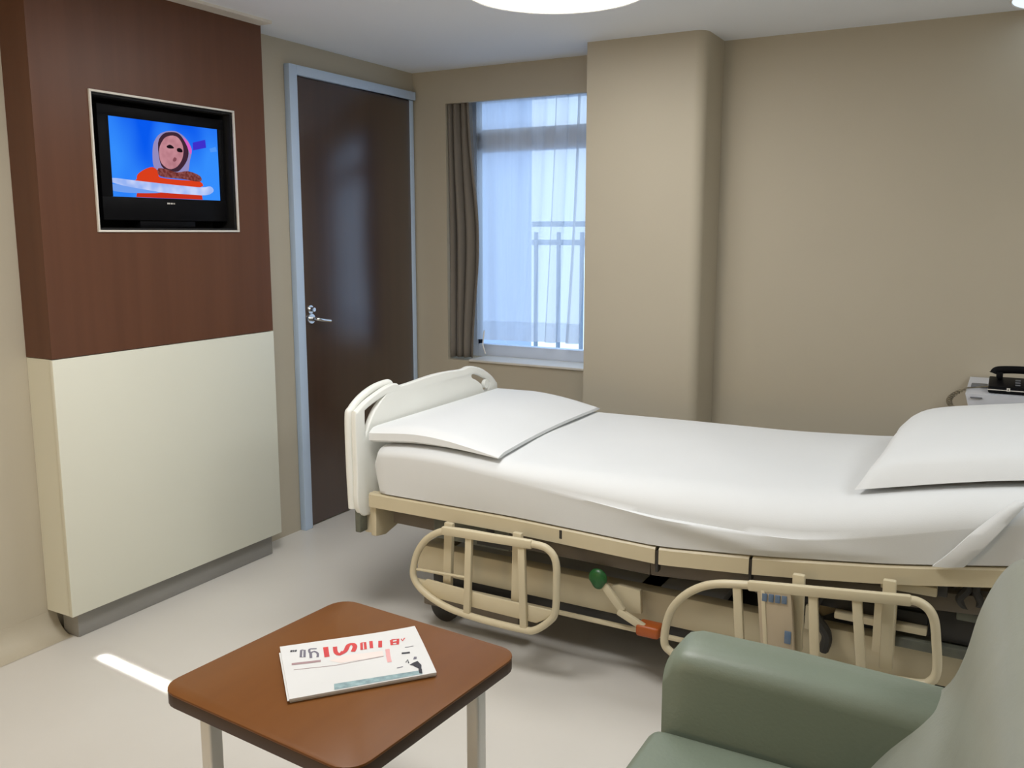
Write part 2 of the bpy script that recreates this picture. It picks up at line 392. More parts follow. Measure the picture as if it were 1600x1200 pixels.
# television
tv = thing('television', (-2.99, 2.49, tz0+.008), 'black flat television showing a hooded figure on blue, set in the brown cabinet', 'television')
SX = -2.955
by0, by1, bz0, bz1 = 2.195, 2.795, 1.545, 1.965
bz = MB()
sy0, sy1, sz0, sz1 = 2.242, 2.768, 1.632, 1.926
bz.box((SX-.06, by0, bz0), (SX-.004, by1, bz1), .006)
for lo, hi in (((by0, bz0), (by1, sz0)), ((by0, sz1), (by1, bz1)), ((by0, sz0), (sy0, sz1)), ((sy1, sz0), (by1, sz1))):
    bz.box((SX-.006, lo[0], lo[1]), (SX+.008, hi[0], hi[1]), .002)
bz.build('bezel', M['black'], tv)
MB().box((SX-.06, 2.36, tz0+.009), (SX+.0, 2.63, bz0+.001), .004).build('stand_foot', M['black'], tv)
lg = MB()
for k, wd in enumerate((.007, .005, .006, .004, .003)):
    y = 2.485+k*.0085; lg.box((SX+.0078, y, 1.6095), (SX+.0088, y+wd, 1.6155), 0)
lg.build('badge', M['trim_white'], tv, smooth=False)
sc = MB()
sc.poly([(SX, sy0, sz0), (SX, sy1, sz0), (SX, sy1, sz1), (SX, sy0, sz1)], 0)
def sp(pts, mi, lay):
    P = spline([(p[0], p[1], 0) for p in pts], 3, True) if len(pts) > 5 else [Vector((p[0], p[1], 0)) for p in pts]
    sc.poly([(SX+.0004*lay, min(max(p.x, sy0), sy1), min(max(p.y, sz0), sz1)) for p in P], mi)
sp([(2.636, 1.861), (2.702, 1.878), (2.705, 1.846), (2.636, 1.83)], 11, 1)
sp([(2.722, 1.843), (2.756, 1.854), (2.763, 1.835), (2.728, 1.829)], 12, 1)
sp([(2.439, 1.831), (2.452, 1.858), (2.477, 1.882), (2.518, 1.896), (2.558, 1.897), (2.592, 1.882), (2.618, 1.857), (2.628, 1.824), (2.617, 1.79), (2.603, 1.74), (2.573, 1.722), (2.533, 1.731), (2.466, 1.732), (2.438, 1.752), (2.434, 1.789)], 1, 2)
sp([(2.588, 1.876), (2.611, 1.861), (2.628, 1.835), (2.623, 1.813), (2.609, 1.834), (2.597, 1.855)], 13, 3)
sp([(2.463, 1.844), (2.49, 1.882), (2.531, 1.893), (2.565, 1.89), (2.59, 1.868), (2.611, 1.828), (2.602, 1.789), (2.572, 1.754), (2.544, 1.739), (2.493, 1.744), (2.468, 1.77)], 2, 4)
sp([(2.467, 1.823), (2.481, 1.85), (2.502, 1.871), (2.537, 1.880), (2.565, 1.872), (2.584, 1.843), (2.582, 1.805), (2.566, 1.776), (2.541, 1.755), (2.507, 1.748), (2.475, 1.767), (2.466, 1.791)], 3, 5)
sp([(2.503, 1.836), (2.517, 1.843), (2.53, 1.84), (2.539, 1.831), (2.519, 1.828), (2.506, 1.83)], 4, 6)
sp([(2.553, 1.83), (2.566, 1.834), (2.578, 1.829), (2.580, 1.819), (2.566, 1.817), (2.554, 1.82)], 4, 6)
sp([(2.53, 1.785), (2.537, 1.795), (2.548, 1.792), (2.545, 1.782), (2.535, 1.778), (2.531, 1.78)], 5, 6)
sp([(2.354, 1.702), (2.358, 1.718), (2.388, 1.738), (2.431, 1.751), (2.459, 1.732), (2.464, 1.713), (2.572, 1.708), (2.661, 1.707), (2.66, 1.683), (2.463, 1.69), (2.353, 1.694)], 7, 6)
sp([(2.457, 1.748), (2.507, 1.744), (2.547, 1.737), (2.603, 1.745), (2.663, 1.729), (2.661, 1.706), (2.572, 1.712), (2.464, 1.717)], 6, 7)
sp([(2.346, 1.633), (2.351, 1.65), (2.459, 1.655), (2.668, 1.655), (2.671, 1.633)], 8, 6)
sp([(2.242, 1.7), (2.335, 1.696), (2.463, 1.69), (2.656, 1.683), (2.715, 1.689), (2.731, 1.67), (2.691, 1.652), (2.597, 1.652), (2.46, 1.655), (2.333, 1.668), (2.242, 1.684)], 9, 8)
sp([(2.242, 1.678), (2.345, 1.667), (2.46, 1.654), (2.35, 1.648), (2.27, 1.650), (2.242, 1.656)], 10, 9)
sc.build('screen', [M[k] for k in ('scr', 's_hood', 's_dark', 's_face', 's_eye', 's_mouth', 's_scarf', 's_or', 's_or2', 's_band', 's_band2', 's_purple', 's_pale', 's_pink')], tv, smooth=False, recalc=False)

# ------------------------------------------------------------------ ceiling lights
def ceiling_light(c, r, m, label, z0=H):
    t = thing('ceiling_light', (c[0], c[1], z0), label, 'ceiling light', 'round ceiling lights')
    MB().lathe([(r*.55, 0), (r*.97, 0), (r, -.004), (r, -.018), (r*.985, -.021), (r*.97, -.018)], (c[0], c[1], z0), 72).build('rim', M['trim_white'], t)
    pf = [(0, -.030), (r*.4, -.0295), (r*.7, -.0275), (r*.9, -.023), (r*.968, -.018), (r*.968, -.008)]
    MB().lathe(pf, (c[0], c[1], z0), 72).build('diffuser', m, t)
ceiling_light((-1.53, 3.10), .347, M['lamp'], 'large round glowing ceiling light over the middle of the room')
ceiling_light((.15, 4.10), .228, M['lamp2'], 'small dim round ceiling light in the top right corner by the wall')

# ------------------------------------------------------------------ hospital bed
bed = thing('hospital_bed', (-.95, 3.1, 0), 'cream hospital bed frame with lowered side rails and a moulded footboard', 'bed')
NY, FY = 2.585, 3.585
zrail = [(-2.06, .531), (-1.44, .531), (-.91, .516), (-.57, .544), (-.22, .586), (.09, .638), (.30, .665)]
def deck_section(name, x0, x1):
    mb = MB(); n = 8
    for ya_, yb_ in ((NY, NY+.035), (FY-.035, FY)):
        rings = []
        for k in range(n+1):
            x = x0+(x1-x0)*k/n; z = smooth_interp(zrail, x, .04)-.004
            rings.append([(x, ya_, z-.054), (x, yb_, z-.054), (x, yb_, z), (x, ya_+.006, z), (x, ya_, z-.006)])
        mb.loft(rings)
    rings = []
    for k in range(n+1):
        x = x0+(x1-x0)*k/n; z = smooth_interp(zrail, x, .04)-.012
        rings.append([(x, NY+.03, z-.02), (x, FY-.03, z-.02), (x, FY-.03, z), (x, NY+.03, z)])
    mb.loft(rings)
    return mb.build(name, M['bedmetal'], bed, angle=30)
deck_section('foot_section', -2.055, -.918)
deck_section('seat_section', -.906, -.622)
deck_section('head_section', -.612, .30)
for x in (-.912, -.617): MB().box((x-.0055, NY+.003, interp(zrail, x)-.085), (x+.0045, NY+.03, interp(zrail, x)-.012), .002).build('deck_hinge', M['darkmech'], bed)
MB().box((-1.255, NY-.001, .485), (-1.245, NY+.01, .515), .001).build('catch', M['darkmech'], bed)
# deck frame under the platform
df = MB()
for y in (NY+.075, FY-.075):
    df.bar((-1.98, y, .435), (-.95, y, .425), .05, .055, .004); df.bar((-.95, y, .425), (.25, y, .51), .05, .055, .004)
for x, z in ((-1.95, .435), (-1.35, .43), (-.75, .44), (-.1, .485), (.22, .505)): df.box((x-.03, NY+.058, z-.024), (x+.03, FY-.058, z+.024), .004)
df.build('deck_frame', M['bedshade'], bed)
# chassis
ch = MB()
for y in (2.70, 3.46): ch.box((-1.92, y, .205), (.22, y+.06, .315), .008)
for x in (-1.88, -1.0, .15): ch.box((x-.04, 2.72, .215), (x+.04, 3.50, .30), .006)
ch.build('chassis', M['bedmetal'], bed)
MB().box((-1.80, 2.78, .27), (-.75, 3.44, .30), .004).build('base_cover', M['deck'], bed)
MB().box((-1.86, 2.722, .165), (.16, 3.50, .204), .004).build('under_shade_slab', M['darkmech'], bed)  # dark slab added to deepen the shade below the chassis
MB().box((-.62, 2.668, .392), (-.13, 2.695, .428), .004).build('rail_shade_panel', M['darkmech'], bed)  # dark box added as shade in the gap under the rail
# lower bars and bumpers
lb = MB(); lb.bar((-1.9, 2.665, .185), (.1, 2.665, .185), .016, .014, .003); lb.build('foot_bar', M['bedmetal'], bed)
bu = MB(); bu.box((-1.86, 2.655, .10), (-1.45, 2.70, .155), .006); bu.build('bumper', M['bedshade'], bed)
# lifting legs
for x in (-1.50, -.35):
    for y in (2.86, 3.34): MB().bar((x-.12, y, .31), (x+.10, y, .445), .045, .07, .006).build('lift_arm', M['bedmetal'], bed)
ac = MB(); ac.tube([(-1.25, 3.05, .34), (-.55, 3.05, .37)], .035, 14); ac.tube([(-.55, 3.05, .37), (-.2, 3.05, .40)], .016, 12); ac.box((-1.36, 2.99, .29), (-1.2, 3.11, .40), .01)
ac.build('actuator', M['darkmech'], bed)
# electronics under the foot end
bx = MB(); bx.box((-1.79, 2.625, .385), (-1.47, 2.68, .468), .006); bx.build('control_box', M['greymech'], bed)
MB().box((-1.60, 2.62, .395), (-1.45, 2.626, .425), .001).build('connector', M['darkmech'], bed); MB().box((-1.56, 2.62, .44), (-1.53, 2.626, .46), .001).build('connector', M['darkmech'], bed)
# head-end mechanism
for lo, hi, nm, mk in (((-.12, 2.66, .36), (.10, 2.75, .455), 'drive_motor', 'darkmech'), ((-.47, 2.66, .43), (-.36, 2.72, .485), 'junction_box', 'darkmech'), ((-.16, 2.63, .50), (-.085, 2.66, .555), 'junction_box', 'darkmech'),
                       ((-.06, 2.648, .435), (.06, 2.659, .47), 'motor_plate', 'greymech'), ((-.42, 2.648, .445), (-.40, 2.659, .475), 'motor_plate', 'greymech'), ((-.22, 2.64, .325), (.18, 2.695, .355), 'motor_housing', 'greymech'),
                       ((-.38, 2.645, .37), (-.13, 2.70, .392), 'bracket', 'bedmetal'), ((-.27, 2.628, .30), (-.21, 2.644, .46), 'bracket', 'bedmetal'), ((-.46, 2.63, .325), (-.44, 2.65, .40), 'bracket', 'bedmetal'), ((-.255, 2.605, .505), (-.11, 2.628, .532), 'bracket', 'bedmetal')):
    MB().box(lo, hi, .004).build(nm, M[mk], bed)
for pts, r in (([(-.05, 2.64, .575), (-.035, 2.635, .54), (-.055, 2.64, .50), (-.02, 2.65, .47), (.06, 2.665, .465)], .012), ([(.0, 2.64, .58), (-.018, 2.635, .54), (-.004, 2.64, .50), (-.03, 2.655, .475)], .011), ([(-.42, 2.66, .44), (-.44, 2.65, .38), (-.40, 2.66, .31), (-.41, 2.68, .25)], .016)):
    MB().tube(spline(pts, 6), r, 8).build('cable', M['darkmech'], bed)
# castors
for x, y in ((-1.83, 2.76), (-1.83, 3.46), (.10, 2.76), (.10, 3.46)):
    ca = MB(); ca.lathe([(0, -.018), (.05, -.018), (.06, -.012), (.06, .012), (.05, .018), (0, .018)], (x, y, .0605), 28, 'y')
    c_ = ca.build('castor', M['darkmech'], bed)
    fk = MB(); fk.bar((x, y-.025, .06), (x+.02, y-.025, .16), .03, .008, .001, up=(0, 1, 0)); fk.bar((x, y+.025, .06), (x+.02, y+.025, .16), .03, .008, .001, up=(0, 1, 0)); fk.box((x-.03, y-.035, .155), (x+.05, y+.035, .21), .006)
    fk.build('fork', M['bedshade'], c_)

# footboard
def board(X, mirror=1):
    o = [(2.545, .455), (2.537, .60), (2.535, .82), (2.545, .845), (2.60, .876), (2.68, .902), (2.75, .917), (2.79, .918), (2.815, .906), (2.86, .905), (2.99, .913), (3.08, .916), (3.18, .914), (3.29, .908), (3.325, .913), (3.37, .911), (3.45, .890), (3.53, .850), (3.58, .81), (3.592, .78), (3.598, .60), (3.59, .455), (3.50, .425), (3.07, .415), (2.65, .425)]
    h1 = [(2.590, .835), (2.600, .848), (2.66, .868), (2.735, .885), (2.705, .860), (2.655, .82), (2.615, .765), (2.597, .735), (2.590, .76)]
    h2 = [(3.352, .868), (3.37, .876), (3.41, .868), (3.46, .85), (3.51, .825), (3.522, .805), (3.51, .780), (3.48, .772), (3.455, .785), (3.44, .808), (3.40, .832), (3.36, .85)]
    R = lambda p, k=0: [(q.x+(3.07-q.x)*k/.53, q.y+(.665-q.y)*k/.25) for q in spline([(a, b, 0) for a, b in p], 4, True)]
    return plate(R(o, .010), [R(h1), R(h2)], lambda a, b, d: (X+mirror*d, a, b), .024, .006, 3)
fb = board(-2.082).build('footboard', M['bedplastic'], bed, angle=60)
ed = MB(); ed.tube(spline([(-2.108, 2.552, .47), (-2.108, 2.545, .62), (-2.108, 2.544, .815), (-2.108, 2.560, .848), (-2.108, 2.62, .884), (-2.108, 2.70, .908), (-2.108, 2.78, .915), (-2.108, 2.80, .905)], 6), .015, 12)
ed.build('corner_bumper', M['bedplastic'], fb)
ks = MB(); ks.lathe([(0, -.006), (.018, -.006), (.02, 0), (.02, .012), (0, .012)], (-2.075, 3.475, .812), 20, 'x'); ks.build('knob', M['bedplastic'], fb)
fk = MB(); fk.box((-2.10, 2.555, .375), (-2.075, 2.60, .47), .004); fk.build('socket_post', M['greymech'], fb)
fk = MB(); fk.prism([(2.60, .49), (2.60, .355), (2.66, .345), (2.76, .37), (2.80, .42), (2.80, .50)], lambda a, b, d: (d, a, b), -2.06, -2.035, 0, .004); fk.bar((-2.075, 2.625, .36), (-2.075, 2.625, .50), .045, .03, .004, up=(0, 1, 0)); fk.build('bracket', M['bedmetal'], bed)
board(.34).build('headboard', M['bedplastic'], bed, angle=60)

# side rails
def side_rail(loop, uprights, thin, arms, y=2.50):
    r_ = MB(); r_.tube([(p.x, y, p.z) for p in spline([(a, 0, b) for a, b in loop], 6, True)], .0125, 10, True)
    o = r_.build('side_rail', M['bedmetal'], bed)
    for (xa, za), (xb, zb) in uprights:
        MB().bar((xa, y, za), (xb, y, zb), .026, .016, .003, up=(0, 1, 0)).build('rail_bar', M['bedmetal'], o)
    for (xa, za), (xb, zb) in thin: MB().tube([(xa, y+.004, za), (xb, y+.004, zb)], .005, 8).build('rail_rod', M['bedmetal'], o)
    for (xa, za), (xb, zb) in arms:
        MB().bar((xa, y+.035, za), (xb, y+.035, zb), .034, .02, .004, up=(0, 1, 0)).build('rail_arm', M['bedmetal'], o)
    return o
sr = side_rail([(-1.795, .30), (-1.775, .37), (-1.73, .43), (-1.665, .468), (-1.59, .479), (-1.45, .481), (-1.30, .483), (-1.25, .472), (-1.225, .435), (-1.222, .36), (-1.226, .265), (-1.25, .225), (-1.30, .185), (-1.345, .176), (-1.50, .176), (-1.62, .185), (-1.70, .205), (-1.76, .235), (-1.788, .265)],
          [((-1.556, .475), (-1.568, .180)), ((-1.352, .478), (-1.343, .176))], [((-1.788, .305), (-1.56, .315))], [((-1.66, .49), (-1.67, .24)), ((-1.385, .50), (-1.392, .22))])
MB().prism([(-1.775, .245), (-1.70, .21), (-1.30, .205), (-1.235, .245), (-1.24, .262), (-1.5, .262), (-1.74, .275)], lambda a, b, d: (a, d, b), 2.507, 2.516, 0, .003).build('rail_panel', M['bedmetal'], sr)
MB().bar((-1.665, 2.497, .4725), (-1.31, 2.497, .4825), .022, .03, .006).build('grip', M['bedmetal'], sr)
s2 = side_rail([(-.850, .25), (-.842, .32), (-.82, .375), (-.775, .425), (-.71, .462), (-.62, .480), (-.50, .492), (-.33, .510), (-.19, .525), (-.14, .522), (-.11, .49), (-.098, .42), (-.092, .345), (-.105, .31), (-.14, .295), (-.28, .285), (-.50, .255), (-.70, .22), (-.80, .215), (-.835, .225)],
          [((-.632, .475), (-.612, .235)), ((-.303, .512), (-.278, .288)), ((-.418, .498), (-.402, .27))], [], [((-.465, .53), (-.462, .30)), ((-.225, .56), (-.22, .30))])
MB().bar((-.60, 2.497, .483), (-.165, 2.497, .527), .022, .03, .006).build('grip', M['bedmetal'], s2)
cp = MB().prism([(-.572, .478), (-.476, .486), (-.455, .262), (-.548, .25)], lambda a, b, d: (a, d, b), 2.488, 2.512, 0, .003).build('control_panel', M['panel_tan'], s2)
for k in range(4):
    MB().box((-.556+k*.0185, 2.484, .449+k*.001), (-.542+k*.0185, 2.490, .472+k*.001), .001).build('button', M['blue_btn'], cp)
MB().box((-.488, 2.484, .335), (-.470, 2.490, .372), .001).build('button', M['blue_btn'], cp)
MB().bar((-.555, 2.5, .48), (-.535, 2.5, .25), .012, .03, .002, up=(0, 1, 0)).build('rail_bar', M['bedmetal'], s2)

# pedals
pd = MB(); pd.bar((-1.105, 2.615, .345), (-1.035, 2.615, .265), .026, .014, .003, up=(0, 1, 0)); pd.bar((-1.05, 2.615, .262), (-.955, 2.615, .222), .024, .018, .004, up=(0, 1, 0))
pd.prism([(-1.09, .33), (-1.06, .34), (-.985, .335), (-.98, .255), (-1.03, .25)], lambda a, b, d: (a, d, b), 2.64, 2.66, 0, .003)
po = pd.build('pedal_lever', M['bedmetal'], bed)
kn = MB(); kn.lathe([(0, -.014), (.02, -.013), (.030, -.007), (.033, 0), (.030, .007), (.02, .013), (0, .014)], (-1.123, 2.61, .363), 24, 'y')
for v in kn.v:
    if v.z < .35: v.x = -1.118+(v.x+1.118)*.75; v.z -= .006
kn.build('knob', M['green'], po)
MB().box((-.985, 2.60, .195), (-.905, 2.66, .235), .010, 3).build('foot_pedal', M['orange'], po)

# ------------------------------------------------------------------ mattress
mt = thing('mattress', (-.9, 3.08, .53), 'thick mattress in a tucked white sheet on the hospital bed', 'mattress')
ztopn = [(-2.045, .705), (-1.95, .722), (-1.77, .730), (-1.53, .722), (-1.32, .712), (-.98, .712), (-.58, .722), (-.40, .738), (-.23, .768), (-.10, .800), (.07, .830), (.29, .85)]
ztopf = [(-2.045, .712), (-1.6, .716), (-1.1, .722), (-.69, .724), (-.33, .742), (0, .79), (.29, .83)]
rsoft = [(-2.05, .035), (-1.7, .04), (-1.3, .06), (-.9, .095), (-.5, .11), (-.1, .09), (.29, .06)]
rings = []; N = 72
for k in range(N+1):
    t = k/N; x = -2.035+2.315*t
    e0 = min(1, (x+2.035)/.045); en = math.sqrt(max(0, 1-(1-e0)**2))
    zb = smooth_interp(zrail, x, .05)+.002; zn = smooth_interp(ztopn, x, .08); zf = smooth_interp(ztopf, x, .08)
    ins = .025*(1-en); zn -= .045*(1-en); zf -= .045*(1-en); zb += .05*(1-en)
    r = interp(rsoft, x); ring = []
    y0 = 2.575+ins; y1 = 3.60-ins
    bulge = .010*math.sin(PI*min(1, t*3))
    for j in range(14):
        q = j/13; z_ = zb+(zn-r-zb)*q*.98
        rg = 0
        for (xa, za), (xb, zc), am, wd in (((-1.38, .715), (-.52, .555), .013, .030), ((-.70, .70), (-.12, .775), .010, .025), ((-1.0, .60), (-.30, .60), .006, .03)):
            tt = (x-xa)/(xb-xa)
            if -.15 < tt < 1.15: rg += am*math.exp(-((z_-(za+(zc-za)*tt))/wd)**2)*max(0, min(1, (tt+.15)/.25, (1.15-tt)/.25))
        ring.append((x, y0+.012-.012*q-bulge*math.sin(PI*q/2)-rg*min(1, (z_-zb)/.02), z_))
    for j in range(9):
        a = PI/2*j/8; ring.append((x, y0+r*1.5*(1-math.cos(a))-bulge*math.cos(a), zn-r+r*math.sin(a)))
    for j in range(1, 12):
        s_ = j/12; ring.append((x, y0+r*1.5+(y1-.05-y0-r*1.5)*s_, zn+(zf-zn)*s_+.004*math.sin(x*9+s_*7)*math.sin(PI*s_)))
    for j in range(7):
        a = PI/2*j/6; ring.append((x, y1-.05+.05*math.sin(a), zf-.05+.05*math.cos(a)))
    ring.append((x, y1, zb)); rings.append(ring)
def mat_top(x, y):
    zn = smooth_interp(ztopn, x, .08); zf = smooth_interp(ztopf, x, .08); r = interp(rsoft, x); d = (y-2.575)/(1.5*r)
    if d < 1: return zn-r+r*math.sin(math.acos(max(-1, min(1, 1-d))))
    if y > 3.55: return zf-.05+math.sqrt(max(0, .05**2-(min(y, 3.6)-3.55)**2))
    return zn+(zf-zn)*(y-2.575-1.5*r)/(3.55-2.575-1.5*r)
mm = MB().loft(rings); mm.build('sheeted_body', M['linen'], mt, angle=70)
fl = MB()
def flap(pl, d):
    return [(x, y-d, z) for x, y, z in pl]
fp = [[(-.125, 2.566, .606), (-.085, 2.555, .655), (-.035, 2.552, .72), (.03, 2.562, .79), (.06, 2.578, .815)], [(-.05, 2.560, .620), (-.02, 2.548, .665), (.02, 2.546, .725), (.065, 2.560, .79), (.085, 2.578, .815)]]
A = spline(fp[0], 5); B = spline(fp[1], 5)
fl.loft([[tuple(a), tuple((a+b)/2+Vector((0, -.008, .0))), tuple(b), tuple(b+Vector((.004, .012, 0))), tuple(a+Vector((0, .012, 0)))] for a, b in zip(A, B)])
fl.build('sheet_fold', M['linen'], mt, angle=60)

# folded blanket at the foot end
bk = thing('folded_blanket', (-1.78, 3.05, .73), 'folded white blanket lying at the foot end against the footboard', 'blanket')
def blanket(z_off, th, x0off):
    rings = []
    n = 40
    for j in range(n+1):
        s_ = j/n; y = 2.588+(3.578-2.588)*s_
        xe = -1.492-.05*s_-.02*math.sin(PI*s_)+x0off
        base = [.733, .733]; ring_t = []; ring_b = []
        edge = min(1, s_/.05, (1-s_)/.03); er = math.sqrt(max(0, 1-(1-edge)**2))
        for i in range(15):
            q = i/14; x = -2.05+q*(xe+2.05)
            zb = mat_top(x, max(y, 2.605))*.5+.5*(smooth_interp(ztopn, x, .08)*(1-s_)+smooth_interp(ztopf, x, .08)*s_)+.009
            h = th*(1-.80*max(0, (q-.35)/.65)**1.6)+.012*math.sin(PI*min(1, q*1.1))*math.sin(PI*s_)
            h = max(h, .010)
            ring_b.append((x, y, zb+z_off+.003*(1-er)+ (h*.20*(1-er)))); ring_t.append((x, y, zb+z_off+h*(1-.30*(1-er))))
        rings.append(ring_b+ring_t[::-1])
    return MB().loft(rings)
blanket(0, .060, 0).build('folded_layers', M['blanket'], bk, angle=50)

# pillow
plw = thing('pillow', (-.02, 3.05, .78), 'plump white pillow at the head end of the bed', 'pillow')
rings = []; nx, ny = 30, 30
def pil(u, v, top):
    x = -.348+u*.60+.055*min(1, v*2)*(1-u); y = 2.675+v*.80
    e = max(0, (1-abs(2*u-1)**6)*(1-abs(2*v-1)**2.6))**.36
    zb = mat_top(x, y)+.008
    slump = .105+.055*v
    return (x+.008*math.sin(v*9), y+.006*math.sin(u*8), zb+.012*(1-e)+(slump*e if top else 0))
ring0 = []
pm = MB()
for top in (True, False):
    o = len(pm.v)
    for j in range(ny+1):
        for i in range(nx+1): pm.v.append(Vector(pil(i/nx, j/ny, top)))
    for j in range(ny):
        for i in range(nx):
            a = o+j*(nx+1)+i; q = [a, a+1, a+nx+2, a+nx+1]; pm.f.append(q if top else q[::-1]); pm.m.append(0)
pm.build('pillowcase', M['linen'], plw, angle=80)

# ------------------------------------------------------------------ side table and newspaper
TC = Vector((-1.276, 1.506, 0)); TA = math.radians(-4.3); TH = .5
RT = Matrix.Translation(TC) @ Matrix.Rotation(TA, 4, 'Z')
tb = thing('side_table', tuple(TC), 'low square brown side table with rounded corners and silver legs', 'table')
hs = .293; rc = .055
def rounded(hs, rc, n=7):
    pts = []
    for cx_, cy_, a0 in ((hs-rc, hs-rc, 0), (-hs+rc, hs-rc, PI/2), (-hs+rc, -hs+rc, PI), (hs-rc, -hs+rc, 3*PI/2)):
        for k in range(n): a = a0+PI/2*k/(n-1); pts.append((cx_+rc*math.cos(a), cy_+rc*math.sin(a)))
    return pts
T3 = lambda a, b, d: RT @ Vector((a, b, d))
tp = MB().prism(rounded(hs, rc), T3, TH-.006, TH, 0, .0015).build('tabletop', M['table'], tb, angle=30)
MB().prism(rounded(hs-.0005, rc), T3, TH-.034, TH-.0061, 0, .002).build('edge_band', M['table_edge'], tp, angle=30)
for sx in (-1, 1):
    for sy in (-1, 1):
        l = MB(); l.box((sx*.215-.018, sy*.215-.018, .006), (sx*.215+.018, sy*.215+.018, TH-.034), .006, 3, 0, RT)
        lo = l.build('leg', M['silver'], tb)
        MB().box((sx*.215-.021, sy*.215-.021, 0), (sx*.215+.021, sy*.215+.021, .010), .003, 2, 0, RT).build('glide', M['black_matt'], lo)
ap = MB()
for sx in (-1, 1):
    ap.box((sx*.215-.012, -.195, TH-.06), (sx*.215+.012, .195, TH-.035), .002, 2, 0, RT); ap.box((-.195, sx*.215-.012, TH-.06), (.195, sx*.215+.012, TH-.035), .002, 2, 0, RT)
ap.build('apron', M['silver'], tb)

PTL, PTR, PBR, PBL = [Vector(p) for p in ((-1.474, 1.499, 0), (-1.251, 1.745, 0), (-1.072, 1.577, 0), (-1.282, 1.325, 0))]
def pp(u_, v_, z=0):
    p = PTL*(1-u_)*(1-v_)+PTR*u_*(1-v_)+PBR*u_*v_+PBL*(1-u_)*v_
    lift = .004*max(0, u_-.6)**2*6*(1-v_)+.002*math.sin(v_*PI)
    return Vector((p.x, p.y, TH+z+lift))
npz = thing('newspaper', tuple((PTL+PBR)/2+Vector((0, 0, TH))), 'folded newspaper with a red and grey masthead lying on the side table', 'newspaper')
def sheet(u0, u1, v0, v1, z0, z1, name, m):
    rings = []
    for i in range(13):
        a = u0+(u1-u0)*i/12
        bt = [tuple(pp(a, v0+(v1-v0)*j/8, z0)) for j in range(9)]; tp_ = [tuple(pp(a, v0+(v1-v0)*j/8, z1)) for j in range(9)]
        rings.append(bt+tp_[::-1])
    return MB().loft(rings).build(name, m, npz, angle=40)
sheet(.004, .996, .012, .985, .0008, .0035, 'inner_pages', M['paper'])
sheet(.012, 1.0, .02, .992, .0037, .0062, 'inner_pages', M['paper'])
sheet(-.012, .99, .11, 1.0, .0064, .0085, 'inner_pages', M['paper'])
FT = MB()
INKS = ['paper', 'ink_dark', 'ink_grey', 'ink_red', 'ink_pink', 'ink_wash', 'ink_mauve', 'ink_teal']
rings = []
for i in range(17):
    a = i/16; rings.append([tuple(pp(a, j/12, .0087)) for j in range(13)]+[tuple(pp(a, j/12, .0112)) for j in range(12, -1, -1)])
FT.loft(rings)
LAY = [0]
def stroke(pts, wd, ink, smooth_=False, lay=0):
    if .011 < wd < .03: wd *= 1.4
    P = [Vector((a, b*.78, 0)) for a, b in pts]
    if smooth_: P = spline(P, 4)
    L, R = [], []
    for i, p in enumerate(P):
        t = (P[min(i+1, len(P)-1)]-P[max(i-1, 0)]).normalized(); n = Vector((-t.y, t.x, 0))*wd/2
        L.append(p+n); R.append(p-n)
    z = .01155+.0002*lay
    for i in range(len(P)-1):
        FT.poly([pp(q.x, q.y/.78, z) for q in (L[i], L[i+1], R[i+1], R[i])], INKS.index(ink))
def blot(pts, ink, lay=0):
    FT.poly([pp(a, b, .01155+.0002*lay) for a, b in pts], INKS.index(ink))
blot([(0.315, 0.451), (0.44, 0.40), (0.696, 0.425), (0.691, 0.53), (0.383, 0.532)], 'ink_wash')
stroke([(.066, .135), (.082, .139)], .03, 'ink_dark', lay=1); stroke([(.085, .14), (.095, .142)], .03, 'ink_dark', lay=1); stroke([(.098, .142), (.11, .145)], .03, 'ink_dark', lay=1)
stroke([(.142, .144), (.165, .159), (.153, .304), (.128, .291), (.142, .144)], .012, 'ink_grey', lay=1)
stroke([(.250, .165), (.201, .154), (.199, .235), (.227, .214), (.248, .27), (.241, .345)], .012, 'ink_grey', True, 1)
stroke([(.2, .25), (.195, .341)], .014, 'ink_grey', lay=2)
stroke([(.314, .159), (.305, .372)], .026, 'ink_red', lay=1)
stroke([(.380, .183), (.374, .30), (.395, .365), (.427, .304)], .022, 'ink_red', True, 1)
stroke([(.391, .363), (.44, .311), (.476, .193), (.51, .184), (.517, .249), (.492, .346)], .024, 'ink_red', True, 2)
stroke([(.572, .186), (.598, .183), (.585, .334), (.557, .334), (.572, .186)], .014, 'ink_red', lay=1)
stroke([(.643, .177), (.628, .332)], .018, 'ink_red', lay=1)
stroke([(.709, .202), (.690, .345)], .020, 'ink_red', lay=1)
stroke([(.789, .226), (.838, .232), (.82, .342), (.778, .333), (.789, .226)], .016, 'ink_red', lay=1); stroke([(.785, .285), (.828, .288)], .016, 'ink_red', lay=2)
stroke([(.862, .237), (.86, .294), (.888, .233)], .010, 'ink_red', lay=1)
stroke([(.057, .404), (.16, .418), (.256, .429)], .022, 'ink_mauve', lay=1); stroke([(.064, .517), (.337, .560), (.689, .538)], .005, 'ink_mauve', lay=1)
stroke([(.735, .406), (.72, .566), (.715, .671)], .022, 'ink_pink', True, 1)
stroke([(.82, .542), (.849, .55), (.879, .553)], .018, 'ink_dark', lay=1); stroke([(.861, .431), (.885, .44), (.902, .438), (.923, .434)], .008, 'ink_grey', lay=1)
stroke([(.823, .73), (.842, .681), (.84, .755)], .008, 'ink_dark', lay=1)
blot([(.841, .785), (.868, .76), (.905, .74), (.92, .827), (.905, .917), (.858, .806)], 'ink_dark', 1); blot([(.88, .70), (.894, .652), (.912, .66), (.905, .70)], 'ink_grey', 1)
stroke([(.748, .802), (.791, .796)], .010, 'ink_grey', lay=1)
